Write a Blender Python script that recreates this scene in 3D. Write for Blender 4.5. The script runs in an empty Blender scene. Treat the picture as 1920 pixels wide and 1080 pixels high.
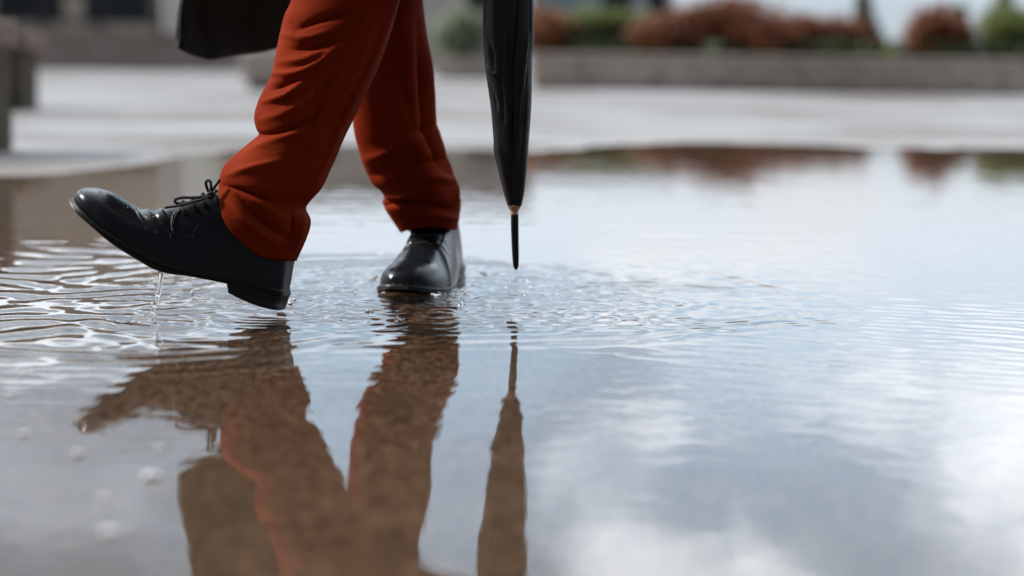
import bpy, math, random
import numpy as np
from mathutils import Vector, Matrix
random.seed(7)
RNG = np.random.RandomState(11)
SC = bpy.context.scene
COL = SC.collection
PI = math.pi

# ------------------------------------------------------------------ camera
H = 0.32                       # lens height above the water
F = 70.0/36.0*1920.0           # focal length in photo pixels
PITCH = math.atan(430.0/F)
ROLL = math.radians(0.8)
Rv0 = Vector((1, 0, 0)); Uv0 = Vector((0, math.sin(PITCH), math.cos(PITCH)))
FWD = Vector((0, math.cos(PITCH), -math.sin(PITCH)))
RGT = Rv0*math.cos(ROLL) + Uv0*math.sin(ROLL)
UPV = -Rv0*math.sin(ROLL) + Uv0*math.cos(ROLL)
CAM = Vector((0, 0, H))
cd = bpy.data.cameras.new('camera'); cam = bpy.data.objects.new('camera', cd); COL.objects.link(cam)
m = Matrix((RGT, UPV, -FWD)).transposed().to_4x4(); m.translation = CAM
cam.matrix_world = m
cd.lens = 70; cd.sensor_width = 36; cd.clip_start = 0.05; cd.clip_end = 4000
cd.dof.use_dof = True; cd.dof.focus_distance = 2.50; cd.dof.aperture_fstop = 2.6
SC.camera = cam

# ------------------------------------------------------------------ render / exposure
SC.view_settings.view_transform = 'Standard'; SC.view_settings.look = 'None'
SC.view_settings.gamma = 1.0; SC.view_settings.use_curve_mapping = False
SC.view_settings.exposure = 0.0
SC.render.engine = 'CYCLES'
SC.cycles.use_denoising = True
SC.cycles.max_bounces = 10; SC.cycles.transparent_max_bounces = 12
SC.cycles.caustics_reflective = False; SC.cycles.caustics_refractive = False
SC.cycles.sample_clamp_indirect = 6.0

# ------------------------------------------------------------------ sun + sky
SUN_EL = math.radians(42); SUN_AZ = math.radians(-80)      # azimuth from +Y (view direction) to +X
sl = bpy.data.lights.new('sun', 'SUN'); sl.energy = 5.0; sl.angle = math.radians(6); sl.color = (1.0, 0.95, 0.88)
so = bpy.data.objects.new('sun', sl); COL.objects.link(so)
sd = Vector((math.sin(SUN_AZ)*math.cos(SUN_EL), math.cos(SUN_AZ)*math.cos(SUN_EL), math.sin(SUN_EL)))
so.rotation_euler = (-sd).to_track_quat('-Z', 'Y').to_euler(); so.location = (0, 30, 40)

W = bpy.data.worlds.new('World'); SC.world = W; W.use_nodes = True
wt = W.node_tree; wt.nodes.clear()
class NT:
    """small helper to write node graphs as expressions"""
    def __init__(s, t): s.t = t
    def n(s, typ, **kw):
        nd = s.t.nodes.new(typ)
        for k, v in kw.items(): setattr(nd, k, v)
        return nd
    def put(s, sock, v):
        if hasattr(v, 'is_output'): s.t.links.new(v, sock)
        elif v is not None:
            if sock.type == 'RGBA' and len(v) == 3: v = (*v, 1)
            sock.default_value = v
    def math(s, op, a, b=None, c=None, clamp=False):
        nd = s.n('ShaderNodeMath', operation=op, use_clamp=clamp)
        for i, v in enumerate((a, b, c)):
            if v is not None: s.put(nd.inputs[i], v)
        return nd.outputs[0]
    def mix(s, f, a, b, blend='MIX'):
        nd = s.n('ShaderNodeMix', data_type='RGBA', blend_type=blend)
        s.put(nd.inputs[0], f); s.put(nd.inputs[6], a); s.put(nd.inputs[7], b)
        return nd.outputs[2]
    def noise(s, vec, scale, detail=4, rough=0.55, dist=0.0):
        nd = s.n('ShaderNodeTexNoise'); s.put(nd.inputs['Vector'], vec)
        nd.inputs['Scale'].default_value = scale; nd.inputs['Detail'].default_value = detail
        nd.inputs['Roughness'].default_value = rough; nd.inputs['Distortion'].default_value = dist
        return nd.outputs['Fac']
    def ramp(s, v, lo, hi, a=0.0, b=1.0):
        nd = s.n('ShaderNodeMapRange', interpolation_type='SMOOTHSTEP'); s.put(nd.inputs['Value'], v)
        nd.inputs['From Min'].default_value = lo; nd.inputs['From Max'].default_value = hi
        nd.inputs['To Min'].default_value = a; nd.inputs['To Max'].default_value = b
        return nd.outputs[0]
    def vmul(s, v, k):
        nd = s.n('ShaderNodeVectorMath', operation='MULTIPLY'); s.put(nd.inputs[0], v); nd.inputs[1].default_value = k
        return nd.outputs[0]
    def bump(s, h, dist, strength=1.0):
        nd = s.n('ShaderNodeBump'); s.put(nd.inputs['Height'], h)
        nd.inputs['Distance'].default_value = dist; nd.inputs['Strength'].default_value = strength
        return nd.outputs[0]

w = NT(wt)
tc = w.n('ShaderNodeTexCoord').outputs['Generated']
sky = w.n('ShaderNodeTexSky', sky_type='NISHITA'); sky.sun_disc = False
sky.sun_elevation = SUN_EL; sky.sun_rotation = SUN_AZ; sky.air_density = 1.0; sky.dust_density = 2.0; sky.altitude = 200
sep = w.n('ShaderNodeSeparateXYZ'); wt.links.new(tc, sep.inputs[0])
X, Y, Z = sep.outputs
warp = w.n('ShaderNodeTexNoise'); wt.links.new(tc, warp.inputs['Vector']); warp.inputs['Scale'].default_value = 8
warp.inputs['Detail'].default_value = 6; warp.inputs['Roughness'].default_value = .76
wadd = w.n('ShaderNodeVectorMath', operation='MULTIPLY_ADD'); wt.links.new(warp.outputs['Color'], wadd.inputs[0])
wadd.inputs[1].default_value = (.16, .16, .13); wt.links.new(tc, wadd.inputs[2])
wsep = w.n('ShaderNodeSeparateXYZ'); wt.links.new(wadd.outputs[0], wsep.inputs[0])
AX = w.math('SUBTRACT', wsep.outputs[0], .080); EL = w.math('SUBTRACT', wsep.outputs[2], .065)   # warped direction
def blob(ax, el, rx, re, rot=0.0):
    c, s = math.cos(rot), math.sin(rot)
    dx = w.math('SUBTRACT', AX, ax); de = w.math('SUBTRACT', EL, el)
    u = w.math('DIVIDE', w.math('ADD', w.math('MULTIPLY', dx, c), w.math('MULTIPLY', de, s)), rx)
    v = w.math('DIVIDE', w.math('SUBTRACT', w.math('MULTIPLY', de, c), w.math('MULTIPLY', dx, s)), re)
    r2 = w.math('ADD', w.math('MULTIPLY', u, u), w.math('MULTIPLY', v, v))
    return w.math('POWER', 2.718, w.math('MULTIPLY', r2, -1.0))
front = w.ramp(w.math('ADD', Y, w.math('MULTIPLY', Z, .40)), -0.02, 0.85)
fine = w.noise(w.vmul(tc, (1, 1, 1.7)), 9, 7, .6, .3)
big = w.noise(w.vmul(tc, (1, 1, 1.6)), 2.6, 6, .55)
# how thick the cloud is
cl = w.ramp(w.math('ADD', w.math('MULTIPLY', big, .75), w.math('MULTIPLY', fine, .35)), .42, .62)
cl = w.math('MAXIMUM', cl, w.math('MULTIPLY', w.ramp(Z, .20, .02), w.ramp(Y, 0.3, .75)))       # bank low in front
gap = w.math('ADD', w.math('MULTIPLY', blob(.165, .218, .085, .036, .5), 1.25), w.math('MULTIPLY', blob(.085, .215, .075, .034, .15), .62))
gap = w.ramp(gap, .12, .75)
gap = w.math('ADD', gap, w.math('MULTIPLY', blob(.21, .122, .06, .013, -.1), .35))
cl = w.math('MULTIPLY', cl, w.math('SUBTRACT', 1.0, gap, clamp=True))
puff = w.math('ADD', blob(.25, .185, .032, .06, .3), w.math('MULTIPLY', w.math('ADD', blob(.120, .252, .026, .015, .25), blob(.055, .178, .045, .007, .1)), .9))
cl = w.math('MAXIMUM', cl, w.math('MINIMUM', puff, 1.0))
# how bright that cloud is
grey = w.math('MINIMUM', w.math('ADD', w.ramp(AX, .034, .010), w.math('MULTIPLY', blob(.045, .158, .032, .020, -.1), 1.5)), 1.0)
grey = w.math('MULTIPLY', grey, w.math('MULTIPLY', w.ramp(EL, .125, .150), w.ramp(EL, .46, .30)))
grey = w.math('MULTIPLY', grey, w.ramp(fine, .3, .60, .72, 1.0))
lum = w.ramp(Z, .05, .24, 1.25, 3.9)
lumv = w.n('ShaderNodeCombineColor'); [wt.links.new(w.math('MULTIPLY', lum, k_), lumv.inputs[i_]) for i_, k_ in enumerate((.93, 1.0, 1.07))]
lum2 = w.ramp(Z, .05, .26, .52, .80)
lumg = w.n('ShaderNodeCombineColor'); [wt.links.new(w.math('MULTIPLY', lum2, k_), lumg.inputs[i_]) for i_, k_ in enumerate((.77, .97, 1.19))]
cw_ = w.mix(grey, lumv.outputs[0], lumg.outputs[0])
cw_ = w.mix(w.ramp(Z, .07, .026), cw_, (.62, .72, .80))
back = w.mix(front, (.17, .18, .20), cw_)
blue = w.mix(front, (.11, .135, .17), (1.0, 1.38, 1.76))
skyc = w.mix(cl, blue, back)
bg1 = w.n('ShaderNodeBackground'); wt.links.new(sky.outputs[0], bg1.inputs[0]); bg1.inputs[1].default_value = .05
bg2 = w.n('ShaderNodeBackground'); wt.links.new(skyc, bg2.inputs[0]); bg2.inputs[1].default_value = 1.0
ms = w.n('ShaderNodeMixShader'); ms.inputs[0].default_value = .86
wt.links.new(bg1.outputs[0], ms.inputs[1]); wt.links.new(bg2.outputs[0], ms.inputs[2])
wo = w.n('ShaderNodeOutputWorld'); wt.links.new(ms.outputs[0], wo.inputs[0])

# ------------------------------------------------------------------ helpers
def P(px, py, Yd):
    """world point at world depth Yd seen at photo pixel"""
    d = FWD*F + RGT*(px-960) - UPV*(py-540)
    return CAM + d*(Yd/d.y)
def G(px, py, z=0.0):
    d = FWD*F + RGT*(px-960) - UPV*(py-540)
    return CAM + d*((z-H)/d.z)
NR, NU, NF, NC = [np.array(v) for v in (RGT, UPV, FWD, CAM)]
def proj(p):
    d = p - NC; z = d @ NF
    return np.stack([960 + F*(d @ NR)/z, 540 - F*(d @ NU)/z], -1)

def tag(o, label=None, cat=None, group=None, kind=None):
    for k, v in (('label', label), ('category', cat), ('group', group), ('kind', kind)):
        if v: o[k] = v
    return o
def empty(name, loc, label=None, cat=None, group=None):
    o = bpy.data.objects.new(name, None); COL.objects.link(o); o.location = loc; o.empty_display_size = .1
    return tag(o, label, cat, group)
def mesh(name, V, Fc, mat, parent=None, smooth=True, loc=None):
    me = bpy.data.meshes.new(name)
    V = [tuple(v) for v in V]
    me.from_pydata(V, [], Fc); me.update()
    if smooth: me.polygons.foreach_set('use_smooth', [True]*len(me.polygons))
    if mat: me.materials.append(mat)
    o = bpy.data.objects.new(name, me); COL.objects.link(o)
    if parent:
        o.parent = parent
        o.matrix_parent_inverse = world_of(parent).inverted()
    return o
def world_of(o):
    mm = Matrix.LocRotScale(o.location, o.rotation_euler, o.scale)
    return world_of(o.parent) @ o.matrix_parent_inverse @ mm if o.parent else mm
def grid_faces(nv, nu, wrap=True, flip=False):
    Fc = []
    for i in range(nv-1):
        for j in range(nu if wrap else nu-1):
            k = (j+1) % nu
            q = (i*nu+j, i*nu+k, (i+1)*nu+k, (i+1)*nu+j)
            Fc.append(q[::-1] if flip else q)
    return Fc
def crom(pts, n):
    """catmull-rom resample, n points, over index"""
    pts = np.array(pts, float); N = len(pts)
    if pts.ndim == 1: pts = pts[:, None]
    ext = np.vstack([2*pts[0]-pts[1], pts, 2*pts[-1]-pts[-2]])
    t = np.linspace(0, N-1-1e-9, n); i = t.astype(int); f = (t-i)[:, None]
    p0, p1, p2, p3 = ext[i], ext[i+1], ext[i+2], ext[i+3]
    return .5*((2*p1)+(-p0+p2)*f+(2*p0-5*p1+4*p2-p3)*f*f+(-p0+3*p1-3*p2+p3)*f**3)
def tube_vf(pts, rad, n=10, k=8, off=0):
    pts = crom(pts, n*(len(pts)-1)+1) if len(pts) > 2 else np.array(pts, float)
    M = len(pts); rad = np.interp(np.linspace(0, 1, M), np.linspace(0, 1, len(np.atleast_1d(rad))), np.atleast_1d(rad)) if np.ndim(rad) else np.full(M, rad)
    V = []; ref = np.array([.13, .27, .95])
    for i in range(M):
        t = pts[min(i+1, M-1)] - pts[max(i-1, 0)]; t = t/(np.linalg.norm(t)+1e-12)
        a = np.cross(t, ref); a /= (np.linalg.norm(a)+1e-12); b = np.cross(t, a)
        for j in range(k):
            an = 2*PI*j/k; V.append(pts[i] + rad[i]*(math.cos(an)*a+math.sin(an)*b))
    Fc = [tuple(off+q for q in f) for f in grid_faces(M, k)]
    Fc.append(tuple(off+j for j in range(k))[::-1]); Fc.append(tuple(off+(M-1)*k+j for j in range(k)))
    return V, Fc
class MB:
    def __init__(s): s.V = []; s.F = []
    def tube(s, pts, r, n=6, k=8):
        V, Fc = tube_vf([np.array(p, float) for p in pts], r, n, k, len(s.V)); s.V += V; s.F += Fc; return s
    def box(s, x0, x1, y0, y1, z0, z1):
        o = len(s.V)
        s.V += [np.array(p, float) for p in ((x0,y0,z0),(x1,y0,z0),(x1,y1,z0),(x0,y1,z0),(x0,y0,z1),(x1,y0,z1),(x1,y1,z1),(x0,y1,z1))]
        s.F += [tuple(o+i for i in f) for f in ((0,3,2,1),(4,5,6,7),(0,1,5,4),(1,2,6,5),(2,3,7,6),(3,0,4,7))]; return s
    def ball(s, c, r, sc=(1,1,1), n=8, k=12):
        o = len(s.V)
        for i in range(n+1):
            th = PI*i/n
            for j in range(k):
                ph = 2*PI*j/k
                s.V.append(np.array([c[0]+r*sc[0]*math.sin(th)*math.cos(ph), c[1]+r*sc[1]*math.sin(th)*math.sin(ph), c[2]+r*sc[2]*math.cos(th)]))
        s.F += [tuple(o+q for q in f) for f in grid_faces(n+1, k, flip=True)]; return s
    def build(s, name, mat, parent=None, smooth=False, bevel=0):
        o = mesh(name, s.V, s.F, mat, parent, smooth)
        if bevel:
            b = o.modifiers.new('bevel', 'BEVEL'); b.width = bevel; b.segments = 2; b.limit_method = 'ANGLE'
        return o

# ------------------------------------------------------------------ materials
def mat(name, fn):
    mt = bpy.data.materials.new(name); mt.use_nodes = True
    t = mt.node_tree; t.nodes.clear(); g = NT(t)
    out = g.n('ShaderNodeOutputMaterial'); t.links.new(fn(g), out.inputs[0]); return mt
def bsdf(g, col, rough=.5, normal=None, spec=.5, coat=0, sheen=0, metal=0, **kw):
    b = g.n('ShaderNodeBsdfPrincipled'); g.put(b.inputs['Base Color'], col); g.put(b.inputs['Roughness'], rough)
    b.inputs['Specular IOR Level'].default_value = spec; b.inputs['Coat Weight'].default_value = coat
    b.inputs['Coat Roughness'].default_value = .12; b.inputs['Metallic'].default_value = metal
    b.inputs['Sheen Weight'].default_value = sheen
    for k, v in kw.items(): g.put(b.inputs[k], v)
    if normal is not None: g.put(b.inputs['Normal'], normal)
    return b.outputs[0]
def obco(g): return g.n('ShaderNodeTexCoord').outputs['Object']
def geo(g): return g.n('ShaderNodeNewGeometry').outputs['Position']

def m_ground(g):
    p = geo(g); s = g.n('ShaderNodeSeparateXYZ'); g.t.links.new(p, s.inputs[0])
    z = s.outputs[2]
    agg = g.noise(g.vmul(p, (1, .45, 1)), 130, 3, .7); agg2 = g.noise(p, 60, 4, .6); patch = g.noise(g.vmul(p, (.55, 1, 1)), .8, 5, .6); mid = g.noise(p, 7, 5, .6)
    vor = g.n('ShaderNodeTexVoronoi'); g.put(vor.inputs['Vector'], p); vor.inputs['Scale'].default_value = 130
    stone = g.ramp(vor.outputs['Distance'], .1, .75)
    wet = g.mix(g.ramp(agg, .32, .68), (.020, .012, .008), (.41, .27, .185))
    wet = g.mix(g.math('MULTIPLY', stone, .35), wet, (.07, .045, .03))
    wet = g.mix(g.ramp(mid, .35, .7, 0, .55), wet, (.10, .067, .044))
    dry = g.mix(g.ramp(patch, .42, .58), (.135, .122, .112), (.30, .302, .312))
    dry = g.mix(g.ramp(mid, .5, .75, 0, .5), dry, (.25, .225, .20))
    dry = g.mix(g.ramp(agg2, .4, .7, 0, .35), dry, (.20, .192, .187))
    d = g.ramp(g.math('ADD', z, g.math('MULTIPLY', g.math('SUBTRACT', mid, .5), .006)), .001, .006)
    col = g.mix(d, wet, dry)
    ro = g.math('ADD', g.math('MULTIPLY', d, .42), g.ramp(patch, .3, .7, .22, .40))
    hgt = g.math('ADD', agg2, g.math('MULTIPLY', agg, .4))
    b = bsdf(g, col, ro, g.bump(hgt, .004, .6)); g.put(b.node.inputs['Specular IOR Level'], g.math('SUBTRACT', .32, g.math('MULTIPLY', d, .26))); return b
M_GROUND = mat('wet paving', m_ground)

def water_shader(g, bump=None, tint=(.93, .88, .82)):
    fr = g.n('ShaderNodeFresnel'); fr.inputs['IOR'].default_value = 1.333
    gl = g.n('ShaderNodeBsdfGlossy'); gl.inputs['Roughness'].default_value = 0.015; gl.inputs['Color'].default_value = (1, 1, 1, 1)
    tr = g.n('ShaderNodeBsdfTransparent'); g.put(tr.inputs[0], tint)
    if bump is not None:
        g.t.links.new(bump, fr.inputs['Normal']); g.t.links.new(bump, gl.inputs['Normal'])
    mx = g.n('ShaderNodeMixShader'); g.t.links.new(fr.outputs[0], mx.inputs[0])
    g.t.links.new(tr.outputs[0], mx.inputs[1]); g.t.links.new(gl.outputs[0], mx.inputs[2])
    return mx.outputs[0]
def m_water(g):
    p = geo(g)
    n1 = g.noise(g.vmul(p, (1, .7, 1)), 16, 3, .5)
    return water_shader(g, g.bump(n1, .0010, .5))
M_WATER = mat('puddle water', m_water)
def m_drop(g):
    return bsdf(g, (1, 1, 1), .02, None, .5, **{'Transmission Weight': 1.0, 'IOR': 1.33})
M_DROP = mat('clear water drops', m_drop)

def simple(name, c0, c1, scale, rough=.6, bump=.002, metal=0, spec=.2):
    def fn(g):
        p = geo(g); n = g.noise(p, scale, 5, .6)
        return bsdf(g, g.mix(g.ramp(n, .3, .7), c0, c1), rough, g.bump(n, bump, .6), spec, metal=metal)
    return mat(name, fn)
def m_trouser(g):
    p = geo(g)
    mp = g.n('ShaderNodeMapping'); g.put(mp.inputs['Vector'], p); mp.inputs['Rotation'].default_value = (0, .7, 0); mp.inputs['Scale'].default_value = (1, 1, 2.6)
    weave = g.noise(mp.outputs[0], 420, 2, .6)
    n = g.noise(p, 900, 2); n2 = g.noise(p, 14, 4); n3 = g.noise(mp.outputs[0], 26, 4, .55, .6)
    col = g.mix(g.ramp(n2, .3, .7), (.195, .019, .0042), (.255, .030, .0062))
    col = g.mix(g.ramp(n, .3, .7, 0, .35), col, (.11, .010, .0022))
    hg = g.math('ADD', g.math('MULTIPLY', weave, .4), g.math('MULTIPLY', n, .25))
    b1 = g.bump(hg, .0007, .5)
    nb = g.n('ShaderNodeBump'); g.put(nb.inputs['Height'], n3); nb.inputs['Distance'].default_value = .008; nb.inputs['Strength'].default_value = .13
    g.t.links.new(b1, nb.inputs['Normal'])
    return bsdf(g, col, .75, nb.outputs[0], .03, sheen=.0, **{'Sheen Tint': (1, .32, .12), 'Sheen Roughness': .45})
M_TROUSER = mat('rust cotton', m_trouser)
def m_leather(g):
    p = geo(g)
    n = g.noise(p, 420, 3, .6); n2 = g.noise(p, 38, 5, .6); n3 = g.noise(p, 11, 3)
    vor = g.n('ShaderNodeTexVoronoi'); g.put(vor.inputs['Vector'], p); vor.inputs['Scale'].default_value = 800
    h = g.math('ADD', g.math('MULTIPLY', n, .25), g.math('ADD', g.math('MULTIPLY', vor.outputs['Distance'], .3), g.math('MULTIPLY', n2, .9)))
    col = g.mix(g.ramp(n3, .3, .7), (.006, .0075, .0095), (.012, .014, .017))
    ro = g.ramp(n2, .3, .7, .17, .33)
    return bsdf(g, col, ro, g.bump(h, .0006, .6), .24, coat=.0)
M_LEATHER = mat('black wet leather', m_leather)
def m_sole(g):
    p = geo(g); n = g.noise(p, 160, 4, .6)
    return bsdf(g, g.mix(n, (.007, .007, .007), (.02, .019, .018)), .42, g.bump(n, .001, .5), .2)
M_SEAM_GLINT = simple('leather seam painted highlight', (.10, .10, .105), (.20, .20, .205), 90, .5, .0003)  # lighter grey puts the stitch highlight into the colour
M_SOLE = mat('black rubber sole', m_sole)
def m_lace(g):
    p = geo(g); n = g.noise(p, 1500, 2)
    return bsdf(g, (.012, .012, .013), .7, g.bump(n, .0006), .3)
M_LACE = mat('black waxed lace', m_lace)
def m_coat(g):
    p = geo(g); n = g.noise(p, 700, 3, .7); n2 = g.noise(p, 9, 3)
    col = g.mix(n2, (.011, .015, .018), (.020, .027, .031))
    return bsdf(g, col, .85, g.bump(n, .0012, .6), .25, sheen=.10)
M_COAT = mat('dark wool', m_coat)
def m_nylon(g):
    p = geo(g); n = g.noise(p, 45, 4, .6); n2 = g.noise(p, 1200, 2)
    return bsdf(g, g.mix(n, (.008, .008, .009), (.018, .018, .020)), g.ramp(n, .3, .7, .38, .6), g.bump(g.math('ADD', n, g.math('MULTIPLY', n2, .15)), .002, .5), .22)
M_NYLON = mat('black nylon', m_nylon)
M_BRASS = simple('pale copper', (.55, .33, .20), (.70, .46, .30), 300, .35, .0003, .6, .5)
M_FERRULE = simple('black lacquered ferrule', (.006, .012, .008), (.010, .018, .012), 300, .3, .0002)
M_SKIN = simple('skin', (.50, .31, .22), (.58, .37, .27), 60, .5, .0005)
M_SOCK = simple('dark sock', (.01, .01, .012), (.02, .02, .024), 500, .9, .0006)
M_HAIR = simple('brown hair', (.03, .02, .012), (.06, .038, .02), 300, .6, .002)
M_STONE = simple('weathered stone', (.48, .41, .36), (.70, .61, .55), 9, .8, .01)
M_STONE2 = simple('warm stone', (.42, .36, .32), (.58, .51, .46), 12, .8, .01)
M_STEP = simple('brown grey stair stone', (.22, .185, .175), (.34, .295, .285), 3, .8, .01)
M_WOOD = simple('weathered timber', (.16, .105, .078), (.27, .19, .15), 18, .75, .004)
M_LEG = simple('mossy concrete', (.040, .028, .016), (.085, .066, .036), 11, .9, .008)
M_PALE = simple('pale render', (.62, .59, .56), (.76, .73, .70), 1.2, .8, .004)
M_BEIGE = simple('beige render', (.28, .25, .215), (.38, .34, .30), 1.0, .8, .004)
M_OLIVE = simple('grey green cladding', (.66, .60, .51), (.80, .73, .62), 1.3, .6, .004)
M_TEAL = simple('blue grey cladding', (.42, .52, .56), (.55, .64, .68), .8, .6, .003)
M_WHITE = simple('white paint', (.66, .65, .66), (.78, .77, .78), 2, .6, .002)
M_FRAME = simple('dark window frame', (.03, .032, .035), (.05, .052, .055), 4, .4, .001)
M_GLASS = simple('dark window glass', (.02, .028, .036), (.05, .06, .07), .7, .06, .0005, 0, .5)
M_ROOF = simple('dark roof felt', (.07, .07, .075), (.12, .12, .125), 2, .8, .004)
M_BARK = simple('brown bark', (.06, .04, .028), (.12, .085, .06), 25, .9, .01)
M_SOIL = simple('dark planting soil', (.03, .022, .016), (.06, .045, .034), 20, .95, .02)
def leafmat(name, a, b, c):
    def fn(g):
        oi = g.n('ShaderNodeNewGeometry'); r = oi.outputs['Random Per Island']
        col = g.mix(g.ramp(r, 0, .6), a, b); col = g.mix(g.ramp(r, .75, .95), col, c)
        b1 = g.n('ShaderNodeBsdfPrincipled'); g.put(b1.inputs['Base Color'], col); b1.inputs['Roughness'].default_value = .5
        tl = g.n('ShaderNodeBsdfTranslucent'); g.put(tl.inputs[0], col)
        mx = g.n('ShaderNodeMixShader'); mx.inputs[0].default_value = .45
        g.t.links.new(b1.outputs[0], mx.inputs[1]); g.t.links.new(tl.outputs[0], mx.inputs[2]); return mx.outputs[0]
    return mat(name, fn)
L_RUST = leafmat('rust red leaves', (.12, .036, .016), (.25, .078, .032), (.36, .15, .07))
L_ORANGE = leafmat('orange brown leaves', (.20, .075, .03), (.32, .13, .06), (.36, .20, .10))
L_GREEN = leafmat('dark green leaves', (.018, .032, .010), (.045, .070, .022), (.10, .13, .04))
L_LIME = leafmat('yellow green leaves', (.10, .14, .03), (.20, .24, .07), (.30, .32, .13))
L_PALE = leafmat('pale grey green leaves', (.16, .20, .12), (.26, .30, .20), (.34, .36, .28))

# ------------------------------------------------------------------ ground + puddle
EDGE = [(-700, 345), (0, 331), (150, 322), (270, 309), (330, 293), (450, 284), (650, 277), (900, 279), (1000, 282), (1150, 269), (1300, 266), (1640, 273), (1920, 276), (2700, 300)]
ex = np.array([tuple(G(a, b))[:2] for a, b in EDGE])
def far_edge(x): return np.interp(x, ex[:, 0], ex[:, 1])
def nz(x, y, seed, n=9, lo=.3, hi=3.0):
    """cheap smooth noise: a sum of random plane waves"""
    r = np.random.RandomState(seed); s = 0
    for _ in range(n):
        k = lo*(hi/lo)**r.rand(); a = r.rand()*2*PI
        s = s + np.sin(x*k*math.cos(a)+y*k*math.sin(a)+r.rand()*6.28)
    return s/math.sqrt(n)
def ground_z(x, y):
    d = y - far_edge(x) + .15*nz(x, y, 3, 9, 1.5, 9) + .05*nz(x, y, 8, 9, 12, 40)
    d = np.maximum(d, np.abs(x)-9.5); d = np.maximum(d, -2.5-y)
    z = np.where(d > 0, np.minimum(d*.020, .010), np.maximum(d*.020, -.014))
    return z + .0012*nz(x, y, 5, 12, 8, 60)*np.clip(np.abs(z)/.004, .0, 1) - np.where(d < -.3, .002, 0)*0
def axis(c, fine, half, grow, lim_lo, lim_hi):
    pos = [0.0]; st = fine
    while pos[-1] < max(lim_hi-c, c-lim_lo):
        if pos[-1] > half: st *= grow
        pos.append(pos[-1]+st)
    pos = np.array(pos); a = np.concatenate([-pos[:0:-1], pos])+c
    a = a[(a > lim_lo-1e-6) & (a < lim_hi+1e-6)]
    return np.concatenate([[lim_lo], a[(a > lim_lo+1e-4) & (a < lim_hi-1e-4)], [lim_hi]])
def sheet(name, xs, ys, zf, mt):
    Xg, Yg = np.meshgrid(xs, ys); Zg = zf(Xg, Yg)
    nx, ny = len(xs), len(ys)
    co = np.stack([Xg, Yg, Zg], -1).reshape(-1, 3).astype(np.float32)
    i = np.arange((ny-1)*(nx-1)); r, c = i//(nx-1), i % (nx-1); a = r*nx+c
    fc = np.stack([a, a+1, a+nx+1, a+nx], -1).astype(np.int32)
    me = bpy.data.meshes.new(name)
    me.vertices.add(len(co)); me.vertices.foreach_set('co', co.ravel())
    me.loops.add(fc.size); me.loops.foreach_set('vertex_index', fc.ravel())
    me.polygons.add(len(fc)); me.polygons.foreach_set('loop_start', np.arange(len(fc), dtype=np.int32)*4)
    me.polygons.foreach_set('loop_total', np.full(len(fc), 4, np.int32))
    me.update(calc_edges=True); me.polygons.foreach_set('use_smooth', np.ones(len(fc), bool))
    me.materials.append(mt); o = bpy.data.objects.new(name, me); COL.objects.link(o); return o
gx = axis(0, .05, 4.0, 1.08, -900, 900); gy = axis(6.0, .05, 4.0, 1.08, -400, 1500)
tag(sheet('ground', gx, gy, ground_z, M_GROUND), 'pale damp plaza paving around the puddle', 'ground', None, 'structure')

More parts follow.
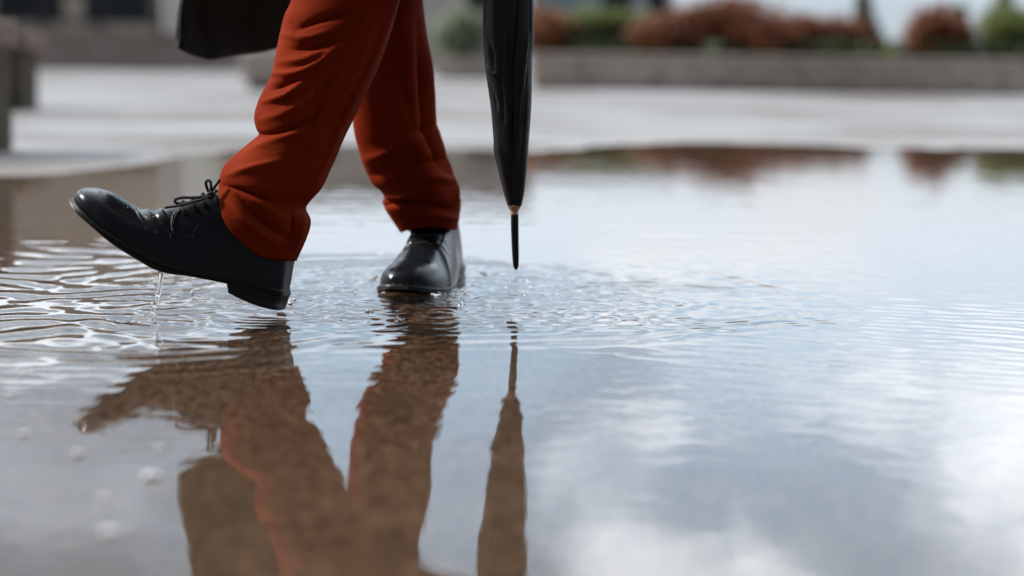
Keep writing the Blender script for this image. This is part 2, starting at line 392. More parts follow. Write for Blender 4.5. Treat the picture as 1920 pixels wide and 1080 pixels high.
def dirwave(x, y, ang, spread, l0, l1, seed, n=16):
    r = np.random.RandomState(seed); s_ = 0
    for _ in range(n):
        a = ang+spread*r.randn(); k_ = 2*PI/(l0*(l1/l0)**r.rand())
        s_ = s_+np.sin((x*math.cos(a)+y*math.sin(a))*k_+r.rand()*6.28)
    return s_/math.sqrt(n)
HEEL = np.array(G(530, 583)); BACK = np.array(G(775, 548)); DRIP = np.array(G(283, 606))
def water_z(x, y):
    z = .00007*nz(x, y, 21, 10, 8, 40)+.00003*nz(x, y, 22, 16, 60, 200)
    def ring(c, R, wd, lam, amp, ph=0, ecc=0.0, seed=1):
        dx, dy = x-c[0], y-c[1]; r = np.sqrt(dx*dx+dy*dy)+1e-6; an = np.arctan2(dy, dx)
        rr = r*(1+ecc*np.cos(2*an+seed)+.02*np.sin(5*an+seed*2)+.012*np.sin(11*an+seed*3))
        en = np.exp(-((rr-R)/wd)**2)
        return amp*.62*en*np.cos(2*PI*(rr-R)/lam+ph+.9*nz(x, y, 50+seed, 7, 4, 14))*np.clip(.5+.5*nz(x, y, 70+seed, 7, 3, 11), .05, 1.4)
    z = z + ring(BACK, .50, .050, .070, .0010, 0, .02, 1)
    z = z + ring(BACK, .40, .06, .045, .00075, 1, .02, 2)
    z = z + ring(BACK, .30, .07, .048, .0011, 2, .03, 3)
    z = z + ring(BACK, .17, .06, .038, .0011, .5, .03, 4)
    z = z + ring(HEEL, .30, .05, .060, .0011, 0, .02, 5)
    z = z + ring(HEEL, .19, .06, .036, .0008, 1, .03, 6)
    z = z + ring(HEEL, .09, .05, .024, .0008, 1, .03, 7)
    z = z + ring(DRIP, .05, .03, .016, .0006, 1, .0, 8)
    z = z + ring(DRIP, .27, .05, .055, .0009, 1, .02, 9)
    for sd, cx, cy, R, lam, amp in ((11,-.47,2.55,.12,.060,.0014),(12,-.70,2.42,.20,.085,.0018),(13,-.36,2.36,.15,.055,.0012),(14,-.08,2.46,.12,.032,.0007),(15,.06,2.55,.16,.038,.0007),(16,-.60,2.80,.22,.090,.0018),(17,-.80,2.62,.18,.075,.0016),(18,-.20,2.42,.07,.024,.0006),(19,.22,2.62,.20,.045,.0006),(20,-.55,2.22,.16,.06,.0009)):
        z = z + ring((cx, cy), R, .07, lam, amp, sd, .05, sd)
    rb = np.hypot(x-BACK[0], y-BACK[1]); rh = np.hypot(x-HEEL[0], y-HEEL[1])
    chop = np.maximum(np.exp(-(np.maximum(rb-.12, 0)/.22)**2), .8*np.exp(-(np.maximum(rh-.02, 0)/.09)**2)*np.clip((x+.42)/.15, 0, 1))
    z = z + chop*(.00022*1.3*nz(x, y, 31, 24, 180, 460)+.00040*nz(x, y, 32, 18, 60, 170)*(.5+.5*nz(x, y, 33, 8, 10, 40)))
    # breeze ripples on the open right side, and long weak ones further out
    g1 = np.exp(-(((x-.62)/.36)**2+((y-2.25)/.42)**2))
    z = z + g1*.00020*dirwave(x, y, 1.2, .22, .030, .075, 41)
    g2 = np.exp(-(((x+.1)/.9)**2+((y-1.75)/.25)**2))
    z = z + g2*.00005*dirwave(x, y, 1.5, .3, .04, .09, 43)
    g3 = np.exp(-(((x+1.0)/.55)**2+((y-3.15)/.55)**2))
    z = z + g3*.00055*dirwave(x, y, 1.3, .5, .08, .20, 46)*np.clip(.4+.6*nz(x, y, 47, 7, 2, 8), 0, 1.5)
    g4 = np.exp(-(((x-.25)/.55)**2+((y-3.0)/.5)**2))
    z = z + g4*.00016*dirwave(x, y, 1.5, .5, .05, .12, 48)
    far = np.clip((y-3.0)/1.5, 0, 1)
    z = z + far*.00022*np.sin(2*PI*(y+.1*x)/.16+1.5*nz(x, y, 44, 6, 2, 8))
    return z
wx = axis(-.10, .0042, .85, 1.045, -9.9, 9.9); wy = axis(2.45, .0042, .62, 1.03, -2.9, 9.6)
tag(sheet('water', wx, wy, water_z, M_WATER), 'shallow rippled rain puddle mirroring the cloudy sky', 'water', None, 'structure')

# ------------------------------------------------------------------ the walking person
person = empty('person', (-.22, 2.62, 0), 'walking person in rust trousers, black lace-up shoes and long dark coat, stepping through the puddle', 'person')

def d_interp(keys, y):
    k = sorted(keys); return np.interp(y, [a for a, _ in k], [b for _, b in k])
def leg_tube(LR, depth_keys, half_depth, n, k, hem_drop, tilt=0.0):
    LR = np.array(LR, float); D = crom(LR, n)
    V = np.zeros((n, k, 3)); th = np.linspace(0, 2*PI, k, endpoint=False)
    for i in range(n):
        L, R = D[i, :2], D[i, 2:4]; my = (L[1]+R[1])/2
        yd = d_interp(depth_keys, my); hb = d_interp(half_depth, my)
        a = np.array(P(L[0], L[1], yd+tilt)); b = np.array(P(R[0], R[1], yd-tilt))
        c = (a+b)/2; u = (b-a)/2; un = u/np.linalg.norm(u)
        dn = np.cross(un, [0, 1, 0]); dn /= np.linalg.norm(dn)
        if dn[2] > 0: dn = -dn
        wgt = max(0, (i/(n-1)-.80)/.20)**2
        for j in range(k):
            ct, st = math.cos(th[j]), math.sin(th[j])
            cs = math.copysign(abs(ct)**.88, ct); ss = math.copysign(abs(st)**.95, st)
            V[i, j] = c + u*cs + np.array([0, hb, 0])*ss + dn*hem_drop*wgt*(-st)*(1-abs(ct)**3)
    return V
def folds(V, strokes, facing=-1):
    """raise or sink cloth along strokes on the side of the leg that faces the camera"""
    n, k, _ = V.shape; pc = proj(V.reshape(-1, 3)).reshape(n, k, 2)
    du = np.roll(V, -1, 1)-np.roll(V, 1, 1); dv = np.gradient(V, axis=0)
    nr = np.cross(du, dv); nr /= (np.linalg.norm(nr, axis=-1, keepdims=True)+1e-12)
    c = V.mean(1, keepdims=True); sgn = np.sign(((V-c)*nr).sum(-1, keepdims=True)); nr *= np.where(sgn == 0, 1, sgn)
    th = np.linspace(0, 2*PI, k, endpoint=False)
    nearw = np.clip(-np.sin(th)*2.2+.35, 0, 1)[None, :]
    h = np.zeros((n, k))
    for amp, wd, pts in strokes:
        q = crom(pts, 40) if len(pts) > 2 else np.linspace(pts[0], pts[1], 40)
        dmin = np.full((n, k), 1e9); tt = np.zeros((n, k))
        for s in range(39):
            a, b = q[s], q[s+1]; ab = b-a; L2 = (ab**2).sum()+1e-9
            t = np.clip(((pc-a)@ab)/L2, 0, 1); d = np.hypot(*(np.moveaxis(pc-a-t[..., None]*ab, -1, 0)))
            m_ = d < dmin; dmin = np.where(m_, d, dmin); tt = np.where(m_, (s+t)/39, tt)
        h += amp*.00125*(.35*np.exp(-(dmin/(.85*wd))**2)+.65*np.exp(-dmin/(.62*wd)))*np.sin(np.clip(tt, .0, 1)*PI*.84+.25)
    return V + nr*(h*nearw)[..., None], nr

FRONT = [(560,-930,800,-930),(565,-800,850,-800),(580,-620,870,-620),(590,-430,850,-430),(582,-280,822,-280),(570,-150,795,-150),(560,-60,768,-60),
 (549,0,748,0),(536,30,740,28),(528,62,731,58),(520,100,718,96),(513,138,704,133),(502,160,691,161),(487,190,676,192),(480,217,662,220),(483,238,649,246),
 (487,253,638,270),(466,272,627,297),(441,293,616,321),(423,311,601,352),(416,328,572,388),(414,340,580,416),(413,349,573,445),(414,355,554,488)]
fv = leg_tube(FRONT, [(-930,2.66),(-430,2.60),(0,2.53),(250,2.49),(420,2.47)], [(-930,.13),(-430,.085),(-100,.068),(0,.062),(250,.056),(420,.054)], 260, 128, .022, .0)
fv, _ = folds(fv, [
 (-7, 8, [(558,56),(602,38),(664,24)]), (4, 7, [(534,66),(575,72),(620,58)]), (-3, 7, [(545,36),(552,56),(560,70)]),
 (-8, 10, [(550,94),(590,88),(640,76)]), (5, 8, [(524,118),(572,112),(628,84)]), (7, 7, [(516,140),(560,138),(606,114),(640,78)]),
 (-8, 7, [(510,169),(532,158),(562,149)]), (7, 5.5, [(498,192),(538,181),(568,154)]), (3, 11, [(488,226),(530,214),(585,182)]),
 (-6, 8, [(490,254),(530,247),(590,224)]), (3, 9, [(466,284),(510,266),(560,246)]),
 (4, 7, [(424,332),(470,316),(530,300)]), (-6.5, 7, [(424,349),(456,358),(510,378)]),
 (-6, 7, [(446,368),(487,412),(540,448)]), (4, 7, [(436,386),(470,424),(520,462)]), (5.5, 6, [(567,404),(561,430),(550,464)]),
 (-6, 6, [(546,396),(550,430),(538,464)]), (2.5, 9, [(470,370),(500,390),(530,420)]),
 (-3.0, 2.4, [(676,0),(649,60),(629,128),(600,205),(575,272),(556,330),(548,380)]),
 (3.6, 5, [(742,0),(706,98),(660,190),(612,292),(590,345)]), (-4, 5, [(726,20),(694,110),(645,208),(602,298)]), (2.5, 5, [(704,30),(672,120),(624,215)]),
 (-2, 12, [(620,150),(590,220),(550,290)]), (2, 10, [(650,100),(620,180),(580,260)]), (-2, 5, [(600,120),(580,160),(560,215)])])
BACKL = [(600,-800,850,-800),(610,-620,880,-620),(620,-430,850,-430),(628,-280,822,-280),(634,-150,800,-150),(638,-60,792,-60),
 (642,0,791,0),(646,60,797,60),(652,120,804,120),(658,170,807,170),(663,217,811,222),(668,255,821,258),(680,295,835,293),(696,338,848,338),(717,358,856,356),
 (723,369,861,372),(719,383,862,388),(734,406,859,408),(752,433,856,429)]
bv = leg_tube(BACKL, [(-800,2.66),(-430,2.70),(0,2.76),(250,2.82),(430,2.87)], [(-800,.12),(-430,.085),(0,.074),(250,.070),(430,.068)], 220, 128, -.010, .0)
bv, _ = folds(bv, [
 (-11, 7, [(716,386),(750,380),(800,383),(835,390)]), (6, 8, [(726,368),(770,364),(800,352)]), (5, 9, [(770,398),(815,402),(858,410)]),
 (-6, 11, [(760,318),(800,306),(836,296)]), (7, 9, [(780,338),(815,332),(848,342)]), (5, 12, [(684,300),(720,288),(770,268)]), (-5, 12, [(690,330),(730,318),(775,290)]),
 (-5, 12, [(760,250),(790,246),(815,232)]), (8, 8, [(800,10),(804,140),(813,235),(842,320)]), (-8, 9, [(782,40),(790,150),(798,240),(822,310)]),
 (4, 13, [(712,110),(726,190),(742,262)]), (-5, 12, [(740,20),(752,140),(768,225)]), (6, 7, [(838,300),(850,350),(856,385)]), (-4, 8, [(735,345),(770,352),(800,372)])])
hipv = np.zeros((30, 64, 3))
for i in range(30):
    zz = .74+.32*i/29; t = i/29
    for j in range(64):
        a = 2*PI*j/64; hipv[i, j] = (-.185+.135*math.cos(a)*(1-.12*t), 2.66+.165*math.sin(a)*(1-.1*t), zz)
V = list(fv.reshape(-1, 3)); Fc = grid_faces(260, 128)
o1 = len(V); V += list(bv.reshape(-1, 3)); Fc += [tuple(o1+q for q in f) for f in grid_faces(220, 128)]
o1 = len(V); V += list(hipv.reshape(-1, 3)); Fc += [tuple(o1+q for q in f) for f in grid_faces(30, 64, flip=True)]
tr_o = mesh('trousers', V, Fc, M_TROUSER, person)
sm = tr_o.modifiers.new('cloth', 'SOLIDIFY'); sm.thickness = .0016; sm.offset = -1; sm.use_even_offset = False
# turned hem seam, a thin stitched line above each cuff
def hem_line(V, row, r):
    ring = V[row]; pts = [ring[j]+(ring[j]-ring.mean(0))*.006 for j in range(0, 128, 2)]
    return pts
for V_, row in ((fv, 254), (bv, 212)):
    pts = hem_line(V_, row, .0005); MB().tube(pts+[pts[0]], .0007, 1, 5).build('hem_stitch', M_TROUSER, tr_o, True)

# --- shoes
def shoe(stations, mapf, sole_bot, heel_st, label=None):
    """stations: (welt l,z, top l,z, half width, pinch). mapf(l,z,w) -> world"""
    n, k = 190, 90
    S = crom(stations, n)
    V = np.zeros((n, k, 3)); aa = np.linspace(0, PI, k)
    for i in range(n):
        wl, wz, tl, tz, wd, pn = S[i]; wd = max(wd, .0015)
        for j in range(k):
            c, s = math.cos(aa[j]), math.sin(aa[j])
            hgt = s**.92; lat = wd*math.copysign(abs(c)**.72, c)*(1+.05*math.sin(2*aa[j] if aa[j] < PI/2 else 2*(PI-aa[j])))*(1-pn*hgt)
            V[i, j] = mapf(wl+(tl-wl)*hgt, wz+(tz-wz)*hgt, lat)
    root = None
    return S, V
def finish_shoe(V, S, mapf, sole_bot, heel_st, flip=False, flip_sole=False):
    n, k, _ = V.shape
    vv = list(V.reshape(-1, 3)); ff = grid_faces(n, k, wrap=False, flip=flip)+[tuple(range(k)), tuple((n-1)*k+q for q in range(k))]
    up = mesh('shoe', vv, ff, M_LEATHER, person)
    # welted sole: lofted loop sections
    ns = 120; B = crom([(s[0], s[1], b[0], b[1], s[4]) for s, b in zip(stations_cache, sole_bot)], ns)
    sv = []
    for i in range(ns):
        wl, wz, bl, bz, wd = B[i]; e = .0042; wd = max(wd, .002)+e
        tl, tz = wl, wz
        for (l, z, x) in ((tl, tz, -wd+.001), (tl, tz, wd-.001), (tl+(bl-tl)*.12, tz+(bz-tz)*.12, wd), (tl+(bl-tl)*.45, tz+(bz-tz)*.45, wd), (tl+(bl-tl)*.5, tz+(bz-tz)*.5, wd-.0012), (tl+(bl-tl)*.55, tz+(bz-tz)*.55, wd), (tl+(bl-tl)*.92, tz+(bz-tz)*.92, wd-.0004), (bl, bz, wd-.002),
                          (bl, bz, -wd+.002), (tl+(bl-tl)*.92, tz+(bz-tz)*.92, -wd+.0004), (tl+(bl-tl)*.55, tz+(bz-tz)*.55, -wd), (tl+(bl-tl)*.5, tz+(bz-tz)*.5, -wd+.0012), (tl+(bl-tl)*.45, tz+(bz-tz)*.45, -wd), (tl+(bl-tl)*.12, tz+(bz-tz)*.12, -wd)):
            sv.append(mapf(l, z, x))
    sf = grid_faces(ns, 14, flip=flip_sole) + [tuple(range(14)), tuple((ns-1)*14+q for q in range(14))]
    so_ = mesh('sole', sv, sf, M_SOLE, up, True)
    md = so_.modifiers.new('edges', 'EDGE_SPLIT'); md.split_angle = math.radians(40)
    nh = 24; Hh = crom(heel_st, nh); hv = []
    for i in range(nh):
        tl, tz, bl, bz, wd = Hh[i]
        for q in (0, .30, .34, .66, .70, 1.0):
            l = tl+(bl-tl)*q; z = tz+(bz-tz)*q; g_ = .0008 if q in (.34, .66) else 0
            hv.append(mapf(l, z, wd-g_))
        for q in (1.0, .70, .66, .34, .30, 0):
            l = tl+(bl-tl)*q; z = tz+(bz-tz)*q; g_ = .0008 if q in (.34, .66) else 0
            hv.append(mapf(l, z, -wd+g_))
    hf = grid_faces(nh, 12, flip=flip_sole) + [tuple(range(12)), tuple((nh-1)*12+q for q in range(12))]
    ho = mesh('heel', hv, hf, M_SOLE, up, True)
    md = ho.modifiers.new('edges', 'EDGE_SPLIT'); md.split_angle = math.radians(35)
    return up

# lifted shoe, traced side profile (photo px) turned into metres in its own upright plane
YF = 2.462
def mapF(l, z, wd): 
    p = P(l, z, YF); return np.array([p.x, p.y - wd, p.z])
FS = [((142.5,368),(143.2,366),.009,0),((149,374),(151,355),.022,0),((166,390),(172,352),.036,0),((195,413),(204,360),.045,.02),((225,434),(234,377),.049,.05),((255,451),(260,391),.049,.10),
 ((280,463),(283,394),.047,.18),((305,476),(309,390),.045,.25),((335,489),(337,384),.042,.32),((365,500),(368,373),.040,.36),((400,508),(399,364),.037,.36),((430,515),(425,364),.035,.34),
 ((460,521),(452,372),.034,.28),((490,528),(490,385),.034,.22),((515,534),(519,415),.032,.18),((532,538),(540,430),.026,.15),((540,540),(549,462),.013,.1),((543,541),(553,484),.003,0)]
stations_cache = [(a[0], a[1], b[0], b[1], w_, p_) for a, b, w_, p_ in FS]
SB = [(133,371),(139,380),(157,397),(186,419),(217,444),(249,466),(278,484),(302,498),(333,507),(363,511),(396,518),(430,525),(460,532),(490,540),(515,546),(532,550),(541,553),(545,553)]
HS = [(433,525,436,543,.037),(450,529,455,552,.0385),(475,535,480,563,.039),(505,543,508,572,.037),(525,548,525,576,.030),(538,551,533,578,.016),(544,552,535,578,.003)]
S, Vf = shoe(stations_cache, mapF, SB, HS)
def z1(x, y): return (100+x/3.376, 300+y/3.376)
pcs = proj(Vf.reshape(-1, 3)).reshape(Vf.shape[:2]+(2,))
# raise the lacing quarter above the vamp, and sink walking creases behind the toe
poly = [z1(*q) for q in ((752,460),(748,400),(765,345),(800,305),(900,250),(1000,222),(1120,170),(1300,200),(1150,345),(1095,358),(960,392),(905,428),(885,492))]
def inside(pt, poly):
    x, y = pt[..., 0], pt[..., 1]; r = np.zeros(x.shape, bool); N = len(poly)
    for i in range(N):
        x0, y0 = poly[i]; x1, y1 = poly[(i+1) % N]
        if y0 == y1: continue
        r ^= ((y0 > y) != (y1 > y)) & (x < (x1-x0)*(y-y0)/(y1-y0)+x0)
    return r
kk = Vf.shape[1]; nearhalf = (np.arange(kk) < kk*.5)[None, :]
qm = inside(pcs, poly) & nearhalf
qm2 = qm | qm[:, ::-1]
cen = (Vf[:, 0]+Vf[:, -1])[:, None]/2
out = Vf-cen; out /= (np.linalg.norm(out, axis=-1, keepdims=True)+1e-9)
hgt = np.where(qm2, .0016, 0.0)
hgt[:, 1:-1] = (hgt[:, :-2]+2*hgt[:, 1:-1]+hgt[:, 2:])/4
for amp, wd, pts in ((-2.0, 3.2, [(262,392),(272,410),(290,432)]), (1.5, 4, [(274,392),(286,412),(306,430)]), (-2.2, 3.0, [(286,394),(298,414),(312,432)]), (1.2, 3.5, [(298,390),(308,408),(322,420)]), (-1.2, 2.6, [(308,389),(316,404),(322,418)]), (-1.0, 3, [(250,386),(258,405),(272,424)])):
    q = crom(pts, 24); d = np.full(pcs.shape[:2], 1e9)
    for s in range(24): d = np.minimum(d, np.hypot(pcs[..., 0]-q[s, 0], pcs[..., 1]-q[s, 1]))
    hgt += amp*.001*np.exp(-(d/wd)**2)
Vf = Vf + out*hgt[..., None]
upF = finish_shoe(Vf, S, mapF, SB, HS, flip=True, flip_sole=False)
pcs = proj(Vf.reshape(-1, 3)); flatF = Vf.reshape(-1, 3)
nearmask = np.tile((np.arange(kk) < kk*.56), Vf.shape[0])
def on_shoe(px, py, lift=.0008):
    d = np.hypot(pcs[:, 0]-px, pcs[:, 1]-py)+np.where(nearmask, 0, 1e6)
    i = np.argsort(d)[:3]; wts = 1/(d[i]+.3); p = (flatF[i]*wts[:, None]).sum(0)/wts.sum()
    return p+np.array([0, -lift, lift*.4])
MB().tube([on_shoe(*z1(*q), .0016) for q in [(757,455),(751,400),(766,342),(797,309),(898,252),(1000,224)]], .0008, 8, 6).build('seam_highlight', M_SEAM_GLINT, upF, True)  # facing-edge seam with its highlight painted as a pale line
sm_ = MB()
for pts in ( [(757,458),(820,478),(884,490),(898,440),(925,412),(1000,378),(1095,356)], [(766,450),(762,400),(778,348),(806,320)], [(1095,345),(1100,415)], [(745,470),(742,540)]):
    sm_.tube([on_shoe(*z1(*q)) for q in pts], .00055, 8, 6)
sm_.build('seam', M_LACE, upF, True)
lc = MB()
for (x, y) in ((822, 322), (888, 296), (948, 274), (1028, 252)):
    a = on_shoe(*z1(x-12, y-28), .0012); b = on_shoe(*z1(x+2, y), .0022); c = on_shoe(*z1(x+14, y+26), .0006)
    far = a+np.array([.0, .030, .002]); lc.tube([far, (far+a)/2+np.array([0, 0, .004]), a, b, c], .0017, 5, 7)
def zl(pts, y0, dy=0): return [np.array(P(*z1(*q), y0+dy*i)) for i, q in enumerate(pts)]
lc.tube(zl([(995,222),(900,238),(820,238),(772,252),(785,276),(850,270),(940,246),(1000,226)], 2.435, .001), .0019, 8, 8)
lc.tube(zl([(992,222),(972,175),(966,140),(985,130),(998,150),(996,190),(990,222)], 2.440, -.001), .0018, 8, 8)
lc.tube(zl([(990,215),(1015,180),(1055,124)], 2.435), .0018, 8, 8)
lc.tube(zl([(1000,228),(900,262),(790,290),(705,302)], 2.430), .0017, 8, 8)
lc.tube(zl([(972,232),(996,208),(1012,225),(994,238),(976,226)], 2.432), .0026, 6, 8)
lc.build('lace', M_LACE, upF, True)
rr = random.Random(4)
for q in [(612,330),(640,345),(655,365),(600,320),(690,405),(680,400),(300,205),(290,230),(320,215),(520,320),(170,200),(640,330),(560,345),(470,300),(705,380),(625,352)]:
    p = on_shoe(*z1(q[0], q[1]), .0004); MB().ball(p, rr.uniform(.0008, .0022), (1.2, 1, .8), 6, 8).build('water_bead', M_DROP, upF, True)

# standing shoe, pointing at the camera
toe = np.array(G(748, 552, 0)); heel = np.array(G(836, 511, 0))
ax = heel-toe; ax[2] = 0; LEN = np.linalg.norm(ax); ax /= LEN; sd_ = np.array([ax[1], -ax[0], 0])
k_ = .96
def mapB(l, z, wd):
    bend = .006*math.sin(min(max(l/.305, 0), 1)*PI)
    return np.array([toe[0], toe[1], -.005]) + ax*(l*k_) + sd_*(wd+bend)*.92 + np.array([0, 0, z*1.0])
BS = [(.003,.018,.0034,.0195,.010,0),(.008,.017,.011,.032,.020,0),(.022,.014,.027,.041,.034,0),(.045,.010,.051,.046,.044,.06),(.075,.008,.080,.050,.049,.14),(.105,.008,.108,.059,.049,.24),
 (.13,.010,.132,.073,.047,.32),(.155,.013,.156,.090,.043,.38),(.18,.017,.181,.107,.040,.40),(.205,.022,.205,.119,.035,.38),(.23,.025,.23,.126,.032,.34),(.255,.027,.255,.128,.030,.30),(.28,.028,.280,.120,.028,.26),(.295,.028,.295,.104,.023,.2),(.302,.028,.305,.095,.013,.1),(.304,.028,.307,.08,.003,0)]
stations_cache = BS
SBb = [(.0,.012),(.004,.010),(.02,.006),(.045,.002),(.075,0),(.105,0),(.13,.002),(.155,.005),(.18,.010),(.205,.015),(.23,.018),(.255,.020),(.28,.020),(.297,.020),(.305,.020),(.308,.020)]
HSb = [(.222,.018,.226,0,.037),(.24,.020,.242,0,.0385),(.262,.020,.262,0,.039),(.285,.020,.284,0,.034),(.298,.020,.296,0,.024),(.308,.020,.304,0,.004)]
S2, Vb = shoe(BS, mapB, SBb, HSb)
nB, kB = Vb.shape[:2]; tB = np.linspace(0, 1, nB)[:, None]; aB = np.linspace(-.5, .5, kB)[None, :]
sst = lambda v, a, b: np.clip((v-a)/(b-a), 0, 1)**2*(3-2*np.clip((v-a)/(b-a), 0, 1))
quart = sst(tB+.22*np.abs(aB), .395, .415)*sst(np.abs(aB), .050, .066)
cB = (Vb[:, 0]+Vb[:, -1])[:, None]/2; oB = Vb-cB; oB /= (np.linalg.norm(oB, axis=-1, keepdims=True)+1e-9)
crease = -.0016*np.exp(-((tB-.40-.10*np.abs(aB))/.012)**2)-.0014*np.exp(-((tB-.345-.14*np.abs(aB))/.012)**2)
Vb = Vb+oB*(.0034*quart+crease*np.cos(aB*PI))[..., None]
upB = finish_shoe(Vb, S2, mapB, SBb, HSb, flip=False, flip_sole=True)
lb = MB(); n_, k2, _ = Vb.shape
def sb(t, a): return Vb[int(t*(n_-1)), int(a/PI*(k2-1))]
for t in (.405, .445, .485, .525):
    pts = []
    for a in np.linspace(.36*PI, .64*PI, 7):
        p = sb(t, a); c = (Vb[int(t*(n_-1)), 0]+Vb[int(t*(n_-1)), -1])/2; pts.append(p+(p-c)/np.linalg.norm(p-c)*.0026)
    lb.tube(pts, .0021, 4, 7)
for s_ in (-1, 1):
    pts = []
    for t, a in ((.37, .5), (.375, .38), (.39, .31), (.46, .27), (.55, .25)):
        p = sb(t, (a if s_ < 0 else 1-a)*PI); c = (Vb[int(t*(n_-1)), 0]+Vb[int(t*(n_-1)), -1])/2; pts.append(p+(p-c)/np.linalg.norm(p-c)*.0012)
    lb.tube(pts, .0013, 5, 6)
pm = sb(.62, .5*PI)+np.array([0, -.004, .004])
for s_ in (-1, 1):
    lb.tube([pm, pm+np.array([.018*s_, -.012, .006]), pm+np.array([.034*s_, -.018, -.006]), pm+np.array([.022*s_, -.020, -.010]), pm], .0016, 6, 7)
lb.build('lace', M_LACE, upB, True)
# --- body (one continuous skinned figure inside the clothes)
hk = lambda px, py, y: np.array(P(px, py, y))
J = {}
def body():
    v = []; e = []; r = []
    def add(p, rad, frm=None):
        v.append(tuple(p)); r.append(rad)
        if frm is not None: e.append((frm, len(v)-1))
        return len(v)-1
    pel = add((-.185, 2.66, .98), (.13, .10))
    sp = add((-.20, 2.66, 1.18), (.125, .095), pel); ch = add((-.215, 2.66, 1.38), (.15, .11), sp)
    nk = add((-.225, 2.66, 1.50), (.058, .058), ch); hd0 = add((-.24, 2.66, 1.58), (.07, .065), nk); hd1 = add((-.25, 2.66, 1.67), (.085, .075), hd0); add((-.24, 2.66, 1.75), (.07, .06), hd1)
    add((-.335, 2.645, 1.64), (.016, .014), hd1)
    for s, (ank, kne, hip) in enumerate((((484, 400, 2.465), (690, -165, 2.55), (0, 0, 0)), ((806, 425, 2.885), (712, -170, 2.73), (0, 0, 0)))):
        hp = add((-.185, 2.57 if s == 0 else 2.75, .90), (.085, .085), pel)
        kn = add(hk(*kne), (.046, .046), hp); cf = add(hk(*(.45*np.array(ank)+.55*np.array(kne))), (.038, .038), kn)
        an = add(hk(*ank), (.026, .026), cf)
    for s in (-1, 1):
        sh = add((-.21, 2.66+s*.19, 1.42), (.055, .05), ch)
        if s < 0: el_p, wr_p, ha_p, fd = (-.10, 2.43, 1.14), (-.045, 2.53, .92), (-.03, 2.575, .85), np.array((.25, .15, -.95))
        else: el_p, wr_p, ha_p, fd = (-.22, 2.92, 1.13), (-.34, 2.95, .93), (-.37, 2.95, .85), np.array((-.3, 0, -.95))
        el_ = add(el_p, (.042, .042), sh); wr = add(wr_p, (.026, .022), el_); pa = add(ha_p, (.036, .018), wr)
        for q in range(4):
            off = np.array((.018*(q-1.5), 0, 0)); l_ = (.066, .076, .071, .056)[q]
            a = add(np.array(ha_p)+off+fd*.04, (.0095, .0095), pa); b = add(np.array(ha_p)+off+fd*.04+fd*l_*.5+np.array((0, .008, 0)), (.0085, .0085), a)
            add(np.array(ha_p)+off*1.05+fd*.03+fd*l_*.7+np.array((0, .028, 0)), (.0075, .0075), b)
        t1 = add(np.array(ha_p)+np.array((-.038, .012, .0)), (.011, .011), pa); add(np.array(ha_p)+np.array((-.05, .03, -.035)), (.009, .009), t1)
    me = bpy.data.meshes.new('body'); me.from_pydata(v, e, []); o = bpy.data.objects.new('body', me); COL.objects.link(o)
    o.parent = person; o.matrix_parent_inverse = world_of(person).inverted()
    md = o.modifiers.new('skin', 'SKIN')
    for i, sv in enumerate(me.skin_vertices[0].data): sv.radius = r[i]; sv.use_root = (i == 0)
    md.use_smooth_shade = True
    ss = o.modifiers.new('sub', 'SUBSURF'); ss.levels = 2; ss.render_levels = 2
    me.materials.append(M_SKIN)
body()
hr = MB(); hr.ball((-.225, 2.66, 1.70), .1, (.95, .86, .98), 14, 20); hr.build('hair', M_HAIR, person, True)
for an, d in (((484, 410, 2.465), (496, 335, 2.47)), ((806, 425, 2.885), (790, 350, 2.87))):
    sk = MB(); a = hk(*an); b = hk(*d); sk.tube([a+(a-b)*.4, a, b], [.030, .030, .030], 6, 16); sk.build('sock', M_SOCK, person, True)
# --- coat: an open front swinging forward, thick cloth
hem = [P(331,70,3.06), P(339,92,3.07), P(386,111,3.12), P(445,103,3.20), P(540,83,3.22), P(640,24,3.10), Vector((-.10, 2.96, .455)), Vector((.0, 2.86, .47)), Vector((.02, 2.70, .475)), Vector((-.02, 2.52, .475)), Vector((-.14, 2.42, .475)), Vector((-.30, 2.40, .475))]
mid = [P(348,-60,3.03), P(362,-60,3.035), P(395,-62,3.06), P(455,-64,3.10), P(540,-70,3.10), P(640,-80,3.02), Vector((-.10, 2.92, .55)), Vector((-.01, 2.84, .56)), Vector((.01, 2.70, .56)), Vector((-.03, 2.53, .56)), Vector((-.14, 2.44, .56)), Vector((-.29, 2.42, .56))]
def ring(cx, cy, rx, ry, z, op):
    out = []
    for i in range(12):
        a = PI-op-(2*PI-2*op)*i/11; out.append(Vector((cx+rx*math.cos(a), cy+ry*math.sin(a), z)))
    return out
rows = [hem, mid, ring(-.20, 2.67, .19, .22, .80, .35), ring(-.20, 2.66, .155, .19, 1.05, .12), ring(-.21, 2.66, .165, .215, 1.30, .06), ring(-.215, 2.66, .13, .20, 1.43, .06), ring(-.22, 2.66, .07, .075, 1.50, .05)]
R2 = [crom([tuple(p) for p in row], 120) for row in rows]
nr_ = 110; cv = np.zeros((nr_, 120, 3))
for j in range(120): cv[:, j] = crom([R2[i][j] for i in range(len(rows))], nr_)
jj = np.arange(120)/119
for i in range(nr_):
    f = max(0, 1-i/60)
    cv[i, :, 1] += f*.012*np.sin(jj*46)*np.clip(jj*12, 0, 1)
ct = mesh('coat', cv.reshape(-1, 3), grid_faces(nr_, 120, wrap=False), M_COAT, person)
s_ = ct.modifiers.new('cloth', 'SOLIDIFY'); s_.thickness = .005; s_.offset = 0
st_ = MB()
for j0 in (20, 25): st_.tube([cv[i, j0]+np.array([0, -.0035, 0]) for i in range(1, 60, 4)], .0011, 2, 5)
st_.build('seam', M_COAT, ct, True)
sv_ = MB()
